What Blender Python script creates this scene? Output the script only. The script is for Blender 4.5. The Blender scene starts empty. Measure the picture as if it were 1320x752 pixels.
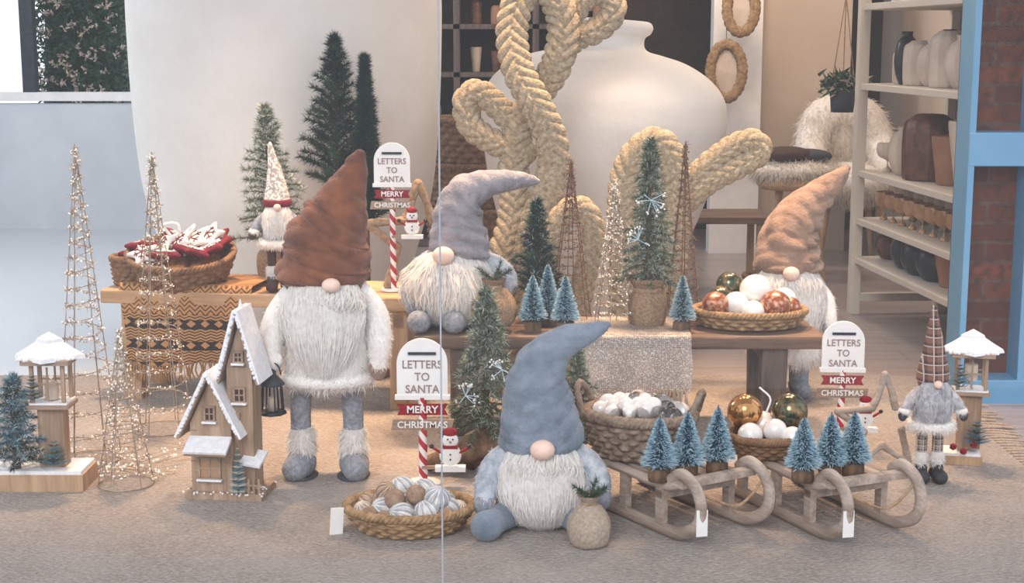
import bpy, math
import numpy as np
from mathutils import Matrix, Vector, Euler
rng=np.random.default_rng(7)
pi=math.pi
def nrm(a): return a/(np.linalg.norm(a,axis=-1,keepdims=True)+1e-9)
def sm(P,n=40,closed=False):
    P=np.array(P,float); k=len(P)
    if closed: E=np.vstack([P[-1],P,P[0],P[1]]); sg=k
    else: E=np.vstack([2*P[0]-P[1],P,2*P[-1]-P[-2]]); sg=k-1
    t=np.linspace(0,sg,n,endpoint=not closed); i=np.minimum(t.astype(int),sg-1); f=(t-i)[:,None]
    a,b,c,d=E[i],E[i+1],E[i+2],E[i+3]
    return .5*((2*b)+(-a+c)*f+(2*a-5*b+4*c-d)*f**2+(-a+3*b-3*c+d)*f**3)
_t=np.array([[0,0,1],[.894,0,.447],[.276,.851,.447],[-.724,.526,.447],[-.724,-.526,.447],[.276,-.851,.447],
 [.724,.526,-.447],[-.276,.851,-.447],[-.894,0,-.447],[-.276,-.851,-.447],[.724,-.526,-.447],[0,0,-1]])
_tf=np.array([[0,1,2],[0,2,3],[0,3,4],[0,4,5],[0,5,1],[1,6,2],[2,7,3],[3,8,4],[4,9,5],[5,10,1],[6,7,2],[7,8,3],[8,9,4],[9,10,5],[10,6,1],[11,7,6],[11,8,7],[11,9,8],[11,10,9],[11,6,10]])
def rotm(e): return np.array(Euler(e).to_matrix())
class B:
    def __init__(s,name,loc=(0,0,0),rot=0):
        s.name=name;s.loc=loc;s.rot=rot;s.V=[];s.F=[];s.n=0;s.mats=[];s.M=None
    def mi(s,m):
        if m not in s.mats: s.mats.append(m)
        return s.mats.index(m)
    def add(s,v,f,mat,smooth=True):
        v=np.asarray(v,float).reshape(-1,3); f=np.asarray(f,int)
        if s.M is not None: v=v@s.M[:3,:3].T+s.M[:3,3]
        s.V.append(v); s.F.append((f+s.n,s.mi(mat),smooth)); s.n+=len(v)
    def place(s,loc=(0,0,0),rot=(0,0,0),sc=1):
        m=np.eye(4); m[:3,:3]=rotm(rot)*sc; m[:3,3]=loc; s.M=m
    def grid(s,R,mat,closed=True,smooth=True,cap=False):
        R=np.asarray(R,float); n,m=R.shape[:2]
        i=np.arange(n-1)[:,None]; j=np.arange(m if closed else m-1)[None]
        a=i*m+j; b=i*m+(j+1)%m
        s.add(R,np.stack([a,b,b+m,a+m],-1).reshape(-1,4),mat,smooth)
        if cap:
            for q in (R[0][::-1],R[-1]):
                c=q.mean(0); k=len(q); ii=np.arange(k)
                s.add(np.vstack([q,c]),np.stack([ii,(ii+1)%k,np.full(k,k)],-1),mat,False)
        return R
    def tube(s,P,r,mat,segs=10,n=None,flat=1.0,rnd=True,closed=False,up=(0,1,0),fixed=False,mod=None,wr=0,seed=1,smooth=True):
        P=np.array(P,float); r=np.array(r,float)
        if r.ndim==0: r=np.full(len(P),float(r))
        Q=np.column_stack([P,r]); 
        if n: Q=sm(Q,n,closed)
        P=Q[:,:3]; r=np.maximum(Q[:,3],1e-4)
        if closed: T=nrm(np.roll(P,-1,0)-np.roll(P,1,0))
        else:
            T=nrm(np.gradient(P,axis=0))
            if rnd:
                A=[];RR=[]
                for a in (1.45,1.1,.75,.35): A.append(P[0]-T[0]*r[0]*math.sin(a)); RR.append(r[0]*math.cos(a))
                C=[];RC=[]
                for a in (.35,.75,1.1,1.45): C.append(P[-1]+T[-1]*r[-1]*math.sin(a)); RC.append(r[-1]*math.cos(a))
                P=np.vstack([A,P,C]); r=np.concatenate([RR,r,RC]); T=np.vstack([[T[0]]*4,T,[T[-1]]*4])
        u=np.array(up,float)
        if fixed: N=nrm(u-(T@u)[:,None]*T)
        else:
            if abs(T[0]@u)>.95: u=np.array([1.,0,0])
            N=np.zeros_like(P); v=u
            for i in range(len(P)):
                v=v-(v@T[i])*T[i]; v=v/(np.linalg.norm(v)+1e-9); N[i]=v
        Bn=np.cross(T,N)
        th=np.linspace(0,2*pi,segs,endpoint=False)
        rr=np.repeat(r[:,None],segs,1)
        L=np.concatenate([[0],np.cumsum(np.linalg.norm(np.diff(P,axis=0),axis=1))])
        if callable(mod): rr=rr*mod(th[None],L[:,None])
        elif mod: rr=rr*(1+mod[1]*np.sin(mod[0]*th[None]+mod[2]*L[:,None]))
        if wr:
            g=np.random.default_rng(seed)
            for q in range(6):
                k=g.integers(1,3); f=g.uniform(25,75); ph=g.uniform(0,6.28,2)
                wv=np.sin(f*L[:,None]+ph[0]+1.6*np.sin(k*th[None]+ph[1])); wv=1-2*np.abs(wv)**.6
                rr=rr*(1-wr*wv*np.minimum(1,L[:,None]/.04)*(.5+.5*np.sin(th[None]+ph[1]*2)))
        R=P[:,None]+rr[...,None]*(flat*N[:,None]*np.cos(th)[None,:,None]+Bn[:,None]*np.sin(th)[None,:,None])
        if closed: R=np.concatenate([R,R[:1]],0)
        s.grid(R,mat,True,smooth,cap=not closed)
        return R
    def lathe(s,prof,mat,segs=32,c=(0,0,0),sx=1,sy=1,n=None,cap=False,smooth=True,mod=None):
        p=np.array(prof,float)
        if n: p=sm(p,n)
        th=np.linspace(0,2*pi,segs,endpoint=False); r=np.maximum(p[:,0],1e-4)[:,None]*np.ones(segs)
        if mod: r=r*(1+mod[1]*np.sin(mod[0]*th))
        R=np.stack([c[0]+r*np.cos(th)*sx,c[1]+r*np.sin(th)*sy,c[2]+p[:,1][:,None]+0*r],-1)
        return s.grid(R,mat,True,smooth,cap)
    def ball(s,c,r,mat,segs=20,rot=None,ns=None):
        if np.ndim(r)==0: r=(r,r,r)
        a=np.linspace(-pi/2+.02,pi/2-.02,ns or max(8,segs//2+2)); th=np.linspace(0,2*pi,segs,endpoint=False)
        R=np.stack([np.cos(a)[:,None]*np.cos(th)*r[0],np.cos(a)[:,None]*np.sin(th)*r[1],np.sin(a)[:,None]+0*th],-1)
        R[...,2]*=r[2]
        if rot is not None: R=R@rotm(rot).T
        return s.grid(R+np.array(c),mat,cap=True)
    def box(s,c,sz,mat,rot=None,taper=1):
        x,y,z=[q/2 for q in sz]; t=taper
        v=np.array([[-x,-y,-z],[x,-y,-z],[x,y,-z],[-x,y,-z],[-x*t,-y*t,z],[x*t,-y*t,z],[x*t,y*t,z],[-x*t,y*t,z]])
        if rot is not None: v=v@rotm(rot).T
        s.add(v+np.array(c),[[0,3,2,1],[4,5,6,7],[0,1,5,4],[1,2,6,5],[2,3,7,6],[3,0,4,7]],mat,False)
    def prism(s,poly,y0,y1,mat):
        p=np.array(poly,float); k=len(p)
        a=np.column_stack([p[:,0],np.full(k,y0),p[:,1]]); b=np.column_stack([p[:,0],np.full(k,y1),p[:,1]])
        i=np.arange(k); j=(i+1)%k
        s.add(np.vstack([a,b]),np.stack([i,j,j+k,i+k],-1),mat,False)
        s.add(a,[list(range(k))],mat,False); s.add(b,[list(range(k))[::-1]],mat,False)
    def beads(s,pts,r,mat):
        pts=np.asarray(pts,float); r=np.broadcast_to(r,(len(pts),))
        v=pts[:,None]+_t[None]*r[:,None,None]; f=_tf[None]+12*np.arange(len(pts))[:,None,None]
        s.add(v,f.reshape(-1,3),mat)
    def strands(s,p,d,L,w,mat,droop=0,nv=None,k=3,curl=0,smooth=True):
        n=len(p); L=np.broadcast_to(L,(n,)); w=np.broadcast_to(w,(n,))
        d=nrm(d)
        if nv is None: nv=nrm(rng.normal(size=(n,3)))
        side=nrm(np.cross(d,nv)); t=np.linspace(0,1,k+1)
        pos=p[:,None]+d[:,None]*L[:,None,None]*t[None,:,None]
        pos[...,2]-=droop*L[:,None]*t[None]**2
        if curl:
            c=rng.normal(size=(n,3))*curl; pos=pos+c[:,None]*L[:,None,None]*(np.sin(t*pi*1.3))[None,:,None]
        wd=(w[:,None]*(1-.92*t[None]**1.5))[...,None]*side[:,None]/2
        v=np.stack([pos-wd,pos+wd],2)
        b=(np.arange(n)*(k+1)*2)[:,None]+2*np.arange(k)[None]
        s.add(v,np.stack([b,b+1,b+3,b+2],-1).reshape(-1,4),mat,smooth)
    def sample(s,R,n,cond=None):
        a,b,c,d=R[:-1],np.roll(R,-1,1)[:-1],np.roll(R,-1,1)[1:],R[1:]
        nn=np.cross(c-a,d-b); A=np.linalg.norm(nn,axis=-1).ravel()
        i=rng.choice(len(A),n,p=A/A.sum()); u,v=rng.random((2,n,1))
        a,b,c,d,nn=[q.reshape(-1,3)[i] for q in (a,b,c,d,nn)]
        p=(a*(1-u)+b*u)*(1-v)+(d*(1-u)+c*u)*v; nn=nrm(nn)
        if cond is not None:
            m=cond(p); p=p[m]; nn=nn[m]
        return p,nn
    def fur(s,R,n,L,w,mat,out=.5,down=.7,jit=.3,droop=.2,cond=None,k=3,curl=.05):
        p,nn=s.sample(R,n,cond); m=len(p)
        d=nn*out+np.array([0,0,-down])+rng.normal(size=(m,3))*jit
        s.strands(p-nn*.002,d,L*rng.uniform(.6,1.15,m),w,mat,droop,nv=nrm(nn+rng.normal(size=(m,3))*.25),k=k,curl=curl)
    def text(s,txt,size,c,mat,ext=.0008,rot=(pi/2,0,0),bold=0,sx=1):
        cu=bpy.data.curves.new('t','FONT'); cu.body=txt; cu.size=size; cu.align_x='CENTER'; cu.align_y='CENTER'; cu.extrude=ext; cu.offset=bold; cu.resolution_u=3
        o=bpy.data.objects.new('t',cu); bpy.context.collection.objects.link(o); bpy.context.view_layer.update()
        me=o.evaluated_get(bpy.context.evaluated_depsgraph_get()).to_mesh(); me.calc_loop_triangles()
        v=np.array([q.co for q in me.vertices]); f=np.array([q.vertices for q in me.loop_triangles])
        v[:,0]*=sx
        if len(f): s.add(v@rotm(rot).T+np.array(c),f,mat,False)
        bpy.data.objects.remove(o)
    def build(s,bevel=0,parent=None):
        me=bpy.data.meshes.new(s.name); V=np.vstack(s.V).astype(np.float32)
        me.vertices.add(len(V)); me.vertices.foreach_set('co',V.ravel())
        idx=np.concatenate([f.ravel() for f,_,_ in s.F]).astype(np.int32)
        cnt=np.concatenate([np.full(len(f),f.shape[1]) for f,_,_ in s.F]).astype(np.int32)
        st=np.concatenate([[0],np.cumsum(cnt)[:-1]]).astype(np.int32)
        me.loops.add(len(idx)); me.loops.foreach_set('vertex_index',idx)
        me.polygons.add(len(cnt)); me.polygons.foreach_set('loop_start',st)
        me.polygons.foreach_set('material_index',np.concatenate([np.full(len(f),m) for f,m,_ in s.F]).astype(np.int32))
        me.polygons.foreach_set('use_smooth',np.concatenate([np.full(len(f),q) for f,_,q in s.F]).astype(bool))
        me.update(calc_edges=True); me.validate()
        for m in s.mats: me.materials.append(m)
        o=bpy.data.objects.new(s.name,me); bpy.context.collection.objects.link(o)
        if parent: o.parent=parent
        else: o.location=s.loc; o.rotation_euler=(0,0,s.rot)
        if bevel:
            b=o.modifiers.new('bevel','BEVEL'); b.width=bevel; b.segments=2; b.limit_method='ANGLE'; b.angle_limit=.7
        return o
# ---------------------------------------------------------------- materials
class NT:
    def __init__(s,name):
        s.m=bpy.data.materials.new(name); s.m.use_nodes=True; s.t=s.m.node_tree; s.p=s.t.nodes['Principled BSDF']
        s.co=s.t.nodes.new('ShaderNodeTexCoord').outputs['Object']
    def set(s,i,v):
        if hasattr(v,'links'): s.t.links.new(v,i)
        else:
            if i.type=='RGBA' and len(v)==3: v=(*v,1)
            i.default_value=v
    def math(s,op,a,b=0,c=0):
        n=s.t.nodes.new('ShaderNodeMath'); n.operation=op
        for i,v in zip(n.inputs,(a,b,c)): s.set(i,v)
        return n.outputs[0]
    def sep(s,v=None):
        n=s.t.nodes.new('ShaderNodeSeparateXYZ'); s.set(n.inputs[0],v or s.co); return n.outputs
    def map(s,sc=(1,1,1),rot=(0,0,0),v=None):
        n=s.t.nodes.new('ShaderNodeMapping'); s.set(n.inputs[0],v or s.co); n.inputs['Scale'].default_value=sc; n.inputs['Rotation'].default_value=rot; return n.outputs[0]
    def noise(s,sc,det=3,v=None,rough=.6):
        n=s.t.nodes.new('ShaderNodeTexNoise'); s.set(n.inputs['Vector'],v or s.co); n.inputs['Scale'].default_value=sc; n.inputs['Detail'].default_value=det; n.inputs['Roughness'].default_value=rough; return n.outputs[0]
    def vor(s,sc,v=None,out='Distance',feat='F1'):
        n=s.t.nodes.new('ShaderNodeTexVoronoi'); n.feature=feat; s.set(n.inputs['Vector'],v or s.co); n.inputs['Scale'].default_value=sc; return n.outputs[out]
    def ramp(s,f,lo,hi):
        n=s.t.nodes.new('ShaderNodeMapRange'); s.set(n.inputs[0],f); n.inputs[1].default_value=lo; n.inputs[2].default_value=hi; return n.outputs[0]
    def mix(s,f,a,b):
        n=s.t.nodes.new('ShaderNodeMix'); n.data_type='RGBA'; s.set(n.inputs[0],f); s.set(n.inputs[6],a); s.set(n.inputs[7],b); return n.outputs[2]
    def bump(s,h,st=.3,dist=.01):
        n=s.t.nodes.new('ShaderNodeBump'); n.inputs['Strength'].default_value=st; n.inputs['Distance'].default_value=dist; s.set(n.inputs['Height'],h); s.t.links.new(n.outputs[0],s.p.inputs['Normal'])
    def fin(s,col,rough=.8,metal=0,**k):
        s.set(s.p.inputs['Base Color'],col); s.set(s.p.inputs['Roughness'],rough); s.p.inputs['Metallic'].default_value=metal
        for a,b in k.items():
            s.set(s.p.inputs[a.replace('_',' ')],b)
        return s.m
def M(name,c1,c2=None,sc=25,rough=.85,bump=0,bs=None,metal=0,st=(1,1,1),lo=.35,hi=.65,**k):
    n=NT(name); v=n.map(st) 
    c2=c2 or tuple(x*.8 for x in c1)
    f=n.noise(sc,4,v); col=n.mix(n.ramp(f,lo,hi),c1,c2)
    if bump: n.bump(n.noise(bs or sc*2,4,v),bump,.01)
    return n.fin(col,rough,metal,**k)
def furM(name,c1,c2,tr=.45,sc=60):   # hair fibre: diffuse + translucent
    n=NT(name); col=n.mix(n.ramp(n.noise(sc,3),.35,.65),c1,c2); t=n.t; t.nodes.remove(n.p)
    d=t.nodes.new('ShaderNodeBsdfDiffuse'); e=t.nodes.new('ShaderNodeBsdfTranslucent'); m=t.nodes.new('ShaderNodeMixShader'); m.inputs[0].default_value=tr
    t.links.new(col,d.inputs[0]); t.links.new(col,e.inputs[0]); t.links.new(d.outputs[0],m.inputs[1]); t.links.new(e.outputs[0],m.inputs[2])
    o=[q for q in t.nodes if q.type=='OUTPUT_MATERIAL'][0]; t.links.new(m.outputs[0],o.inputs[0]); return n.m
fur_white=furM('white_faux_fur',(.97,.95,.93),(.86,.83,.80))
fur_cream=furM('cream_faux_fur',(.93,.89,.82),(.72,.67,.6))
fur_grey=furM('pale_grey_fur',(.8,.8,.83),(.5,.5,.54))
sleeve=furM('silvery_sleeve_fur',(.78,.82,.88),(.45,.52,.6),.4,35)
felt_white=M('white_felt',(.88,.86,.83),(.74,.71,.69),40,1,.3,200)
rust=M('rust_plush',(.25,.082,.032),(.12,.036,.015),13,.95,.5,120,Sheen_Weight=.2)
tan=M('tan_plush',(.38,.25,.18),(.24,.15,.105),13,.95,.5,120,Sheen_Weight=.2)
grey=M('grey_plush',(.34,.32,.35),(.2,.19,.22),15,.95,.5,120,Sheen_Weight=.2)
blueg=M('blue_grey_plush',(.23,.28,.35),(.13,.17,.22),15,.95,.5,120,Sheen_Weight=.2)
greyfelt=M('grey_marl_felt',(.34,.36,.41),(.19,.21,.25),90,.95,.4,200)
skin=M('nose_fabric',(.84,.62,.52),(.76,.53,.43),30,.8,.1,200)
mittg=M('dark_grey_knit',(.07,.07,.085),(.04,.04,.05),60,.9,.4,200)
brownknit=M('brown_knit',(.09,.045,.03),(.045,.02,.015),60,.9,.4,200)
blackboot=M('black_felt_boot',(.018,.018,.025),(.04,.04,.045),40,.7)
redm=M('red_knit',(.36,.012,.025),(.2,.006,.014),80,.85,.4,200)
redk=M('crimson_knit',(.22,.01,.028),(.11,.006,.015),80,.9,.5,200)
whitem=M('white_paint',(.85,.84,.83),(.77,.76,.75),8,.5)
burlap=M('burlap',(.38,.26,.16),(.22,.135,.08),120,.95,.5,250)
burlap2=M('beige_linen',(.5,.41,.33),(.34,.27,.21),120,.95,.5,250)
bark=M('bark_wood',(.2,.12,.07),(.07,.04,.022),30,.9,.6,60,st=(1,1,.3))
green=M('fir_green',(.04,.1,.05),(.015,.05,.03),30,.8)
green_d=M('deep_fir_green',(.012,.05,.042),(.006,.022,.019),30,.8)
green_s=M('sage_fir',(.15,.2,.12),(.065,.1,.06),30,.85)
flock=M('flocked_needles',(.6,.64,.6),(.36,.42,.4),30,.95)
bluen=M('frosted_blue_bristle',(.07,.24,.33),(.03,.13,.2),30,.8)
bluew=M('frost_tips',(.6,.77,.86),(.38,.58,.7),30,.9)
snow=M('craft_snow',(.88,.88,.9),(.76,.78,.82),50,.95,.5,120)
gold=M('champagne_wire',(.5,.41,.33),(.28,.21,.155),30,.4,metal=.4)
bead=M('warm_led_bead',(.97,.92,.86),(.8,.72,.62),50,.2,Emission_Color=(1,.9,.78),Emission_Strength=.22)
brownwire=M('brown_wire',(.22,.125,.075),(.12,.065,.04),30,.6)
metal_d=M('black_metal',(.02,.025,.035),(.04,.045,.055),30,.45,metal=.5)
jarm=M('matte_white_plaster',(.86,.83,.79),(.78,.74,.69),3,.9,.3,18,lo=.3,hi=.75)
seag=M('seagrass_braid',(.56,.46,.32),(.31,.235,.145),70,.85,.8,160,lo=.35,hi=.65)
wick=M('wicker_brown',(.3,.17,.085),(.12,.06,.03),45,.75,.5,90,lo=.3,hi=.7)
wickg=M('wicker_greyed',(.33,.25,.19),(.14,.1,.075),45,.8,.5,90)
straw=M('seagrass_basket',(.42,.27,.14),(.2,.12,.055),45,.8,.5,90)
def woodm(name,c1,c2,ax=0,sc=6,rough=.7):
    st=[14,14,14]; st[ax]=1.2
    n=NT(name); v=n.map(tuple(st)); f=n.noise(sc*.35,6,v,.7); g=n.noise(sc*2,3,v)
    col=n.mix(n.ramp(f,.35,.65),c1,c2); n.bump(g,.35,.006); return n.fin(col,rough)
wood_l=woodm('pale_pine',(.58,.38,.22),(.36,.21,.11))
wood_d=woodm('aged_dark_wood',(.22,.135,.09),(.07,.042,.03))
wood_lz=woodm('pale_pine_post',(.54,.36,.22),(.34,.21,.12),2)
wood_dz=woodm('aged_dark_wood_leg',(.15,.11,.09),(.06,.045,.038),2)
drift=woodm('driftwood',(.42,.3,.22),(.21,.14,.1),0)
driftz=woodm('driftwood_upright',(.47,.33,.23),(.24,.155,.1),2)
sledm=woodm('whitewashed_sled_wood',(.52,.43,.37),(.25,.19,.15),0)
glassm=M('clear_glass',(.95,.97,1),None,5,.03,Transmission_Weight=1.0,IOR=1.3)
goldb=M('gold_glass_ornament',(.75,.42,.18),(.45,.22,.08),12,.12,metal=.85)
copperb=M('copper_ornament',(.26,.07,.025),(.62,.36,.24),60,.3,metal=.4,lo=.45,hi=.62)
greenb=M('bronze_green_ornament',(.05,.075,.05),(.45,.27,.13),30,.15,metal=.7,lo=.42,hi=.7)
pearl=M('pearl_ornament',(.85,.82,.79),(.74,.71,.7),20,.25,metal=.1)
ink=M('grey_lettering',(.3,.2,.18),None,5,.8)
ropem=M('natural_rope',(.42,.29,.18),(.25,.155,.09),60,.9,.4,150)
pink=M('terracotta',(.38,.2,.12),(.3,.14,.08),12,.7,.2)
blackc=M('black_ceramic',(.02,.02,.028),None,10,.3)
brownc=M('brown_ceramic',(.18,.08,.045),(.09,.035,.02),20,.4,.4,40)
cream=M('cream_ceramic',(.68,.58,.49),(.55,.46,.38),10,.6)
blossom=M('pale_blossom',(.62,.5,.42),(.4,.32,.26),30,.8)
amber=M('amber_glass',(.55,.33,.18),(.38,.2,.09),10,.1,metal=.2)
def stripes(name,c1,c2,k,kx=0.,duty=.5,rough=.7):
    n=NT(name); x,y,z=n.sep(); v=n.math('FRACT',n.math('ADD',n.math('MULTIPLY',z,k),n.math('MULTIPLY',x,kx)))
    return n.fin(n.mix(n.math('GREATER_THAN',v,duty),c1,c2),rough)
cane=stripes('candy_stripe',(.8,.78,.75),(.45,.02,.04),22,28)
def plaid(name,c1,c2,c3,k=28):
    n=NT(name); x,y,z=n.sep()
    a=n.math('GREATER_THAN',n.math('FRACT',n.math('MULTIPLY',x,k)),.6)
    b=n.math('GREATER_THAN',n.math('FRACT',n.math('MULTIPLY',z,k)),.6)
    e=n.math('GREATER_THAN',n.math('FRACT',n.math('ADD',n.math('MULTIPLY',z,k),.3)),.9)
    e2=n.math('GREATER_THAN',n.math('FRACT',n.math('ADD',n.math('MULTIPLY',x,k),.3)),.88)
    col=n.mix(n.math('MULTIPLY',n.math('ADD',a,b),.5),c1,c2); col=n.mix(n.math('MAXIMUM',e,e2),col,c3)
    n.bump(n.noise(200),.3); return n.fin(col,.9)
plaid_b=plaid('brown_plaid',(.2,.09,.06),(.035,.018,.018),(.5,.42,.38),38)
plaid_g=plaid('grey_plaid',(.3,.26,.25),(.08,.06,.06),(.6,.5,.45),60)
def patt():
    n=NT('nordic_white_knit'); x,y,z=n.sep()
    f=n.math('GREATER_THAN',n.vor(95,v=n.map((1,1,1.3))),.52)
    col=n.mix(f,(.76,.73,.70),(.42,.36,.33)); n.bump(n.noise(220),.3); return n.fin(col,.95)
nord=patt()
def boho():
    n=NT('block_print_textile'); x,y,z=n.sep()
    tanc=n.mix(n.noise(30),(.52,.29,.12),(.4,.2,.08)); blk=(.03,.018,.016)
    tri=n.math('ABSOLUTE',n.math('SUBTRACT',n.math('FRACT',n.math('MULTIPLY',x,26)),.5))
    her=n.math('GREATER_THAN',n.math('FRACT',n.math('ADD',n.math('MULTIPLY',z,60),n.math('MULTIPLY',tri,2.2))),.66)
    hery=n.math('GREATER_THAN',n.math('FRACT',n.math('ADD',n.math('MULTIPLY',y,60),n.math('MULTIPLY',tri,2.2))),.66)
    fine=n.math('GREATER_THAN',n.math('FRACT',n.math('ADD',n.math('MULTIPLY',z,95),n.math('MULTIPLY',tri,1.4))),.62)
    dia=n.math('LESS_THAN',n.math('ADD',n.math('ABSOLUTE',n.math('SUBTRACT',n.math('FRACT',n.math('MULTIPLY',x,20)),.5)),n.math('ABSOLUTE',n.math('SUBTRACT',n.math('FRACT',n.math('MULTIPLY',z,26)),.5))),.34)
    band=n.math('GREATER_THAN',n.math('FRACT',n.math('MULTIPLY',z,13)),.42)
    hh=n.mix(n.math('GREATER_THAN',z,0.0),her,hery)
    top=n.mix(hh,tanc,(.09,.04,.022)); low=n.mix(dia,blk,tanc); low2=n.mix(fine,tanc,blk); l=n.mix(band,low,low2)
    col=n.mix(n.math('LESS_THAN',z,-.1),top,l); n.bump(n.noise(300),.2); return n.fin(col,.95)
bohom=boho()
# ---------------------------------------------------------------- camera / world / light
cam=bpy.data.cameras.new('camera'); co=bpy.data.objects.new('camera',cam); bpy.context.collection.objects.link(co)
co.location=(0,0,1.3); co.rotation_euler=(pi/2-math.atan(321/1900),0,0); cam.sensor_width=36; cam.lens=1900/1320*36; cam.clip_end=100
bpy.context.scene.camera=co
w=bpy.data.worlds.new('world'); bpy.context.scene.world=w; w.use_nodes=True
w.node_tree.nodes['Background'].inputs[0].default_value=(.86,.91,1,1); w.node_tree.nodes['Background'].inputs[1].default_value=1.12
def light(name,kind,loc,tgt,e,col,size=.3,spot=1.2):
    l=bpy.data.lights.new(name,kind); l.energy=e; l.color=col
    if kind=='SPOT': l.spot_size=spot; l.spot_blend=.9; l.shadow_soft_size=size
    elif kind=='SUN': l.angle=size
    else: l.shadow_soft_size=size
    o=bpy.data.objects.new(name,l); bpy.context.collection.objects.link(o); o.location=loc
    o.rotation_euler=(Vector(tgt)-Vector(loc)).to_track_quat('-Z','Y').to_euler(); return o
light('sun','SUN',(-2,-3,5),(0,4.6,0),1.1,(1,.94,.88),.4)
wc=(1,.64,.38)
for i,(x,y,tx,ty,e) in enumerate([(-1.2,5.3,-1.15,4.9,330),(-.2,5.4,-.3,4.9,330),(.6,5.4,.5,4.9,300),(1.3,5.3,1.15,4.9,190)]):
    light('ceiling_spotlight','SPOT',(x,y,2.85),(tx,ty,0),e,wc,.12,.95)
for x,y,e in [(1.2,8.2,45),(1.7,6.3,30),(-1.5,8.5,40),(-3.5,7,75)]:
    light('ceiling_lamp','POINT',(x,y,2.5),(x,y,0),e,(1,.78,.6) if x>0 else (.92,.95,1),.2)
vs=bpy.context.scene.view_settings
vs.view_transform='Standard'; vs.exposure=.3
# ---------------------------------------------------------------- room
def simple(name,c,sz,mat):
    b=B(name,c); b.box((0,0,0),sz,mat); return b.build()
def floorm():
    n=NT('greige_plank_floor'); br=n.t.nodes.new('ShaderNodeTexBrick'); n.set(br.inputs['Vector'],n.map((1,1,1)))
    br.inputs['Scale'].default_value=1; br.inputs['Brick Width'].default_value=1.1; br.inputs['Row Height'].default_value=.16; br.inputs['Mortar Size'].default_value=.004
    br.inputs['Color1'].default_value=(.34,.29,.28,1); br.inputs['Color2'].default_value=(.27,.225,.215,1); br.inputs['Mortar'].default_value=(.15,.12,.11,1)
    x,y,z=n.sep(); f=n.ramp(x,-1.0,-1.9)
    glass_haze=n.mix(n.noise(1.5,3),(.52,.56,.6),(.6,.64,.68))  # bluish reflection haze of the shop glass, painted into the floor's left side
    col=n.mix(f,n.mix(n.ramp(n.noise(6,5,n.map((.6,8,1))),.4,.7),br.outputs[0],(.39,.34,.33)),glass_haze)
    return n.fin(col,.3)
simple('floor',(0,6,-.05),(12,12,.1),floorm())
wallg=M('pale_blue_grey_wall',(.62,.66,.7),(.54,.58,.62),2,.8)
walld=M('dark_brown_wall',(.045,.028,.024),(.075,.05,.04),2,.9)
wallb=M('warm_beige_wall',(.56,.47,.39),(.5,.41,.33),2,.9)
ceil=M('ceiling_paint',(.75,.75,.75),None,2,.9)
b=B('wall_back'); b.box((-4.2,10.4,.44),(3.7,.12,.88),wallg); b.box((-4.2,10.4,2.85),(3.7,.12,.5),wallg); b.box((1.3,10.4,1.55),(7.3,.12,3.1),walld); b.build()
simple('wall_left',(-6,6.6,1.55),(.12,7.7,3.1),wallg)
simple('wall_right',(2.62,7.85,1.55),(.12,5.1,3.1),wallb)
simple('ceiling',(-1.7,6.6,3.15),(8.8,7.7,.1),ceil)
b=B('added_window',(-4.2,10.36,.9));  # added opening and bars, standing in for reflections in the shop glass
for x in (-1.85,-.6,.85,1.8): b.box((x,0,.85),(.09,.08,1.7),metal_d)
b.box((0,0,.03),(3.7,.1,.06),whitem); b.build()
b=B('reflected_hedge_standin',(-3.16,11.1,0)); b.box((0,.1,.9),(.6,.4,1.8),green,taper=.9)  # solid stand-in for the flowering hedge mirrored in the shop glass
p=np.column_stack([rng.uniform(-.34,.34,6000),rng.uniform(-.3,0,6000),rng.uniform(0,2.0,6000)])
b.strands(p,rng.normal(size=(6000,3)),.06,.022,green)
cl=np.column_stack([rng.uniform(-.34,.34,170),rng.uniform(-.34,-.28,170),rng.uniform(.3,2.0,170)]); p=np.repeat(cl,9,0)+rng.normal(size=(1530,3))*.012; b.strands(p,rng.normal(size=(1530,3)),.026,.018,blossom,k=2); b.build()
def rugm():
    n=NT('jute_rug_weave'); a=n.noise(3,3); c=n.vor(70,v=n.map((1,2.2,1))); f=n.noise(90,3,n.map((1,3,1)))
    col=n.mix(n.ramp(c,.1,.7),(.62,.56,.52),(.44,.385,.35)); col=n.mix(n.ramp(f,.42,.62),col,(.33,.285,.255)); col=n.mix(n.math('MULTIPLY',n.ramp(a,.4,.7),.5),col,(.57,.52,.49))
    n.bump(n.math('ADD',c,f),1.0,.012); return n.fin(col,.95)
b=B('jute_rug',(-.7,4.25,.006)); b.box((0,0,0),(4.56,2.8,.012),rugm())
for y in np.linspace(-1.38,1.38,90):
    a=rng.uniform(-.3,.3); L=rng.uniform(.1,.15); b.tube([(2.27,y,.004),(2.27+L*.5,y+a*.03,.004),(2.27+L,y+a*.1,.001)],[.004,.006,.003],burlap2,6,5)
b.build()
def panem():
    m=bpy.data.materials.new('shop_window_glass'); m.use_nodes=True; t=m.node_tree; t.nodes.clear()
    o=t.nodes.new('ShaderNodeOutputMaterial'); mx=t.nodes.new('ShaderNodeMixShader'); tr=t.nodes.new('ShaderNodeBsdfTransparent'); g=t.nodes.new('ShaderNodeBsdfGlossy')
    g.inputs['Roughness'].default_value=0.0; mx.inputs[0].default_value=.045; t.links.new(tr.outputs[0],mx.inputs[1]); t.links.new(g.outputs[0],mx.inputs[2]); t.links.new(mx.outputs[0],o.inputs[0]); return m
b=B('window_2',(0,2.74,1.55)); pm=panem()
b.add([(-3,0,-1.54),(3,0,-1.54),(3,0,1.5),(-3,0,1.5)],[[0,1,2,3]],pm,False)
b.box((-.135,.0,0),(.003,.006,3.06),M('silicone_joint',(.36,.38,.43),None,5,.4)); b.build()
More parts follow.
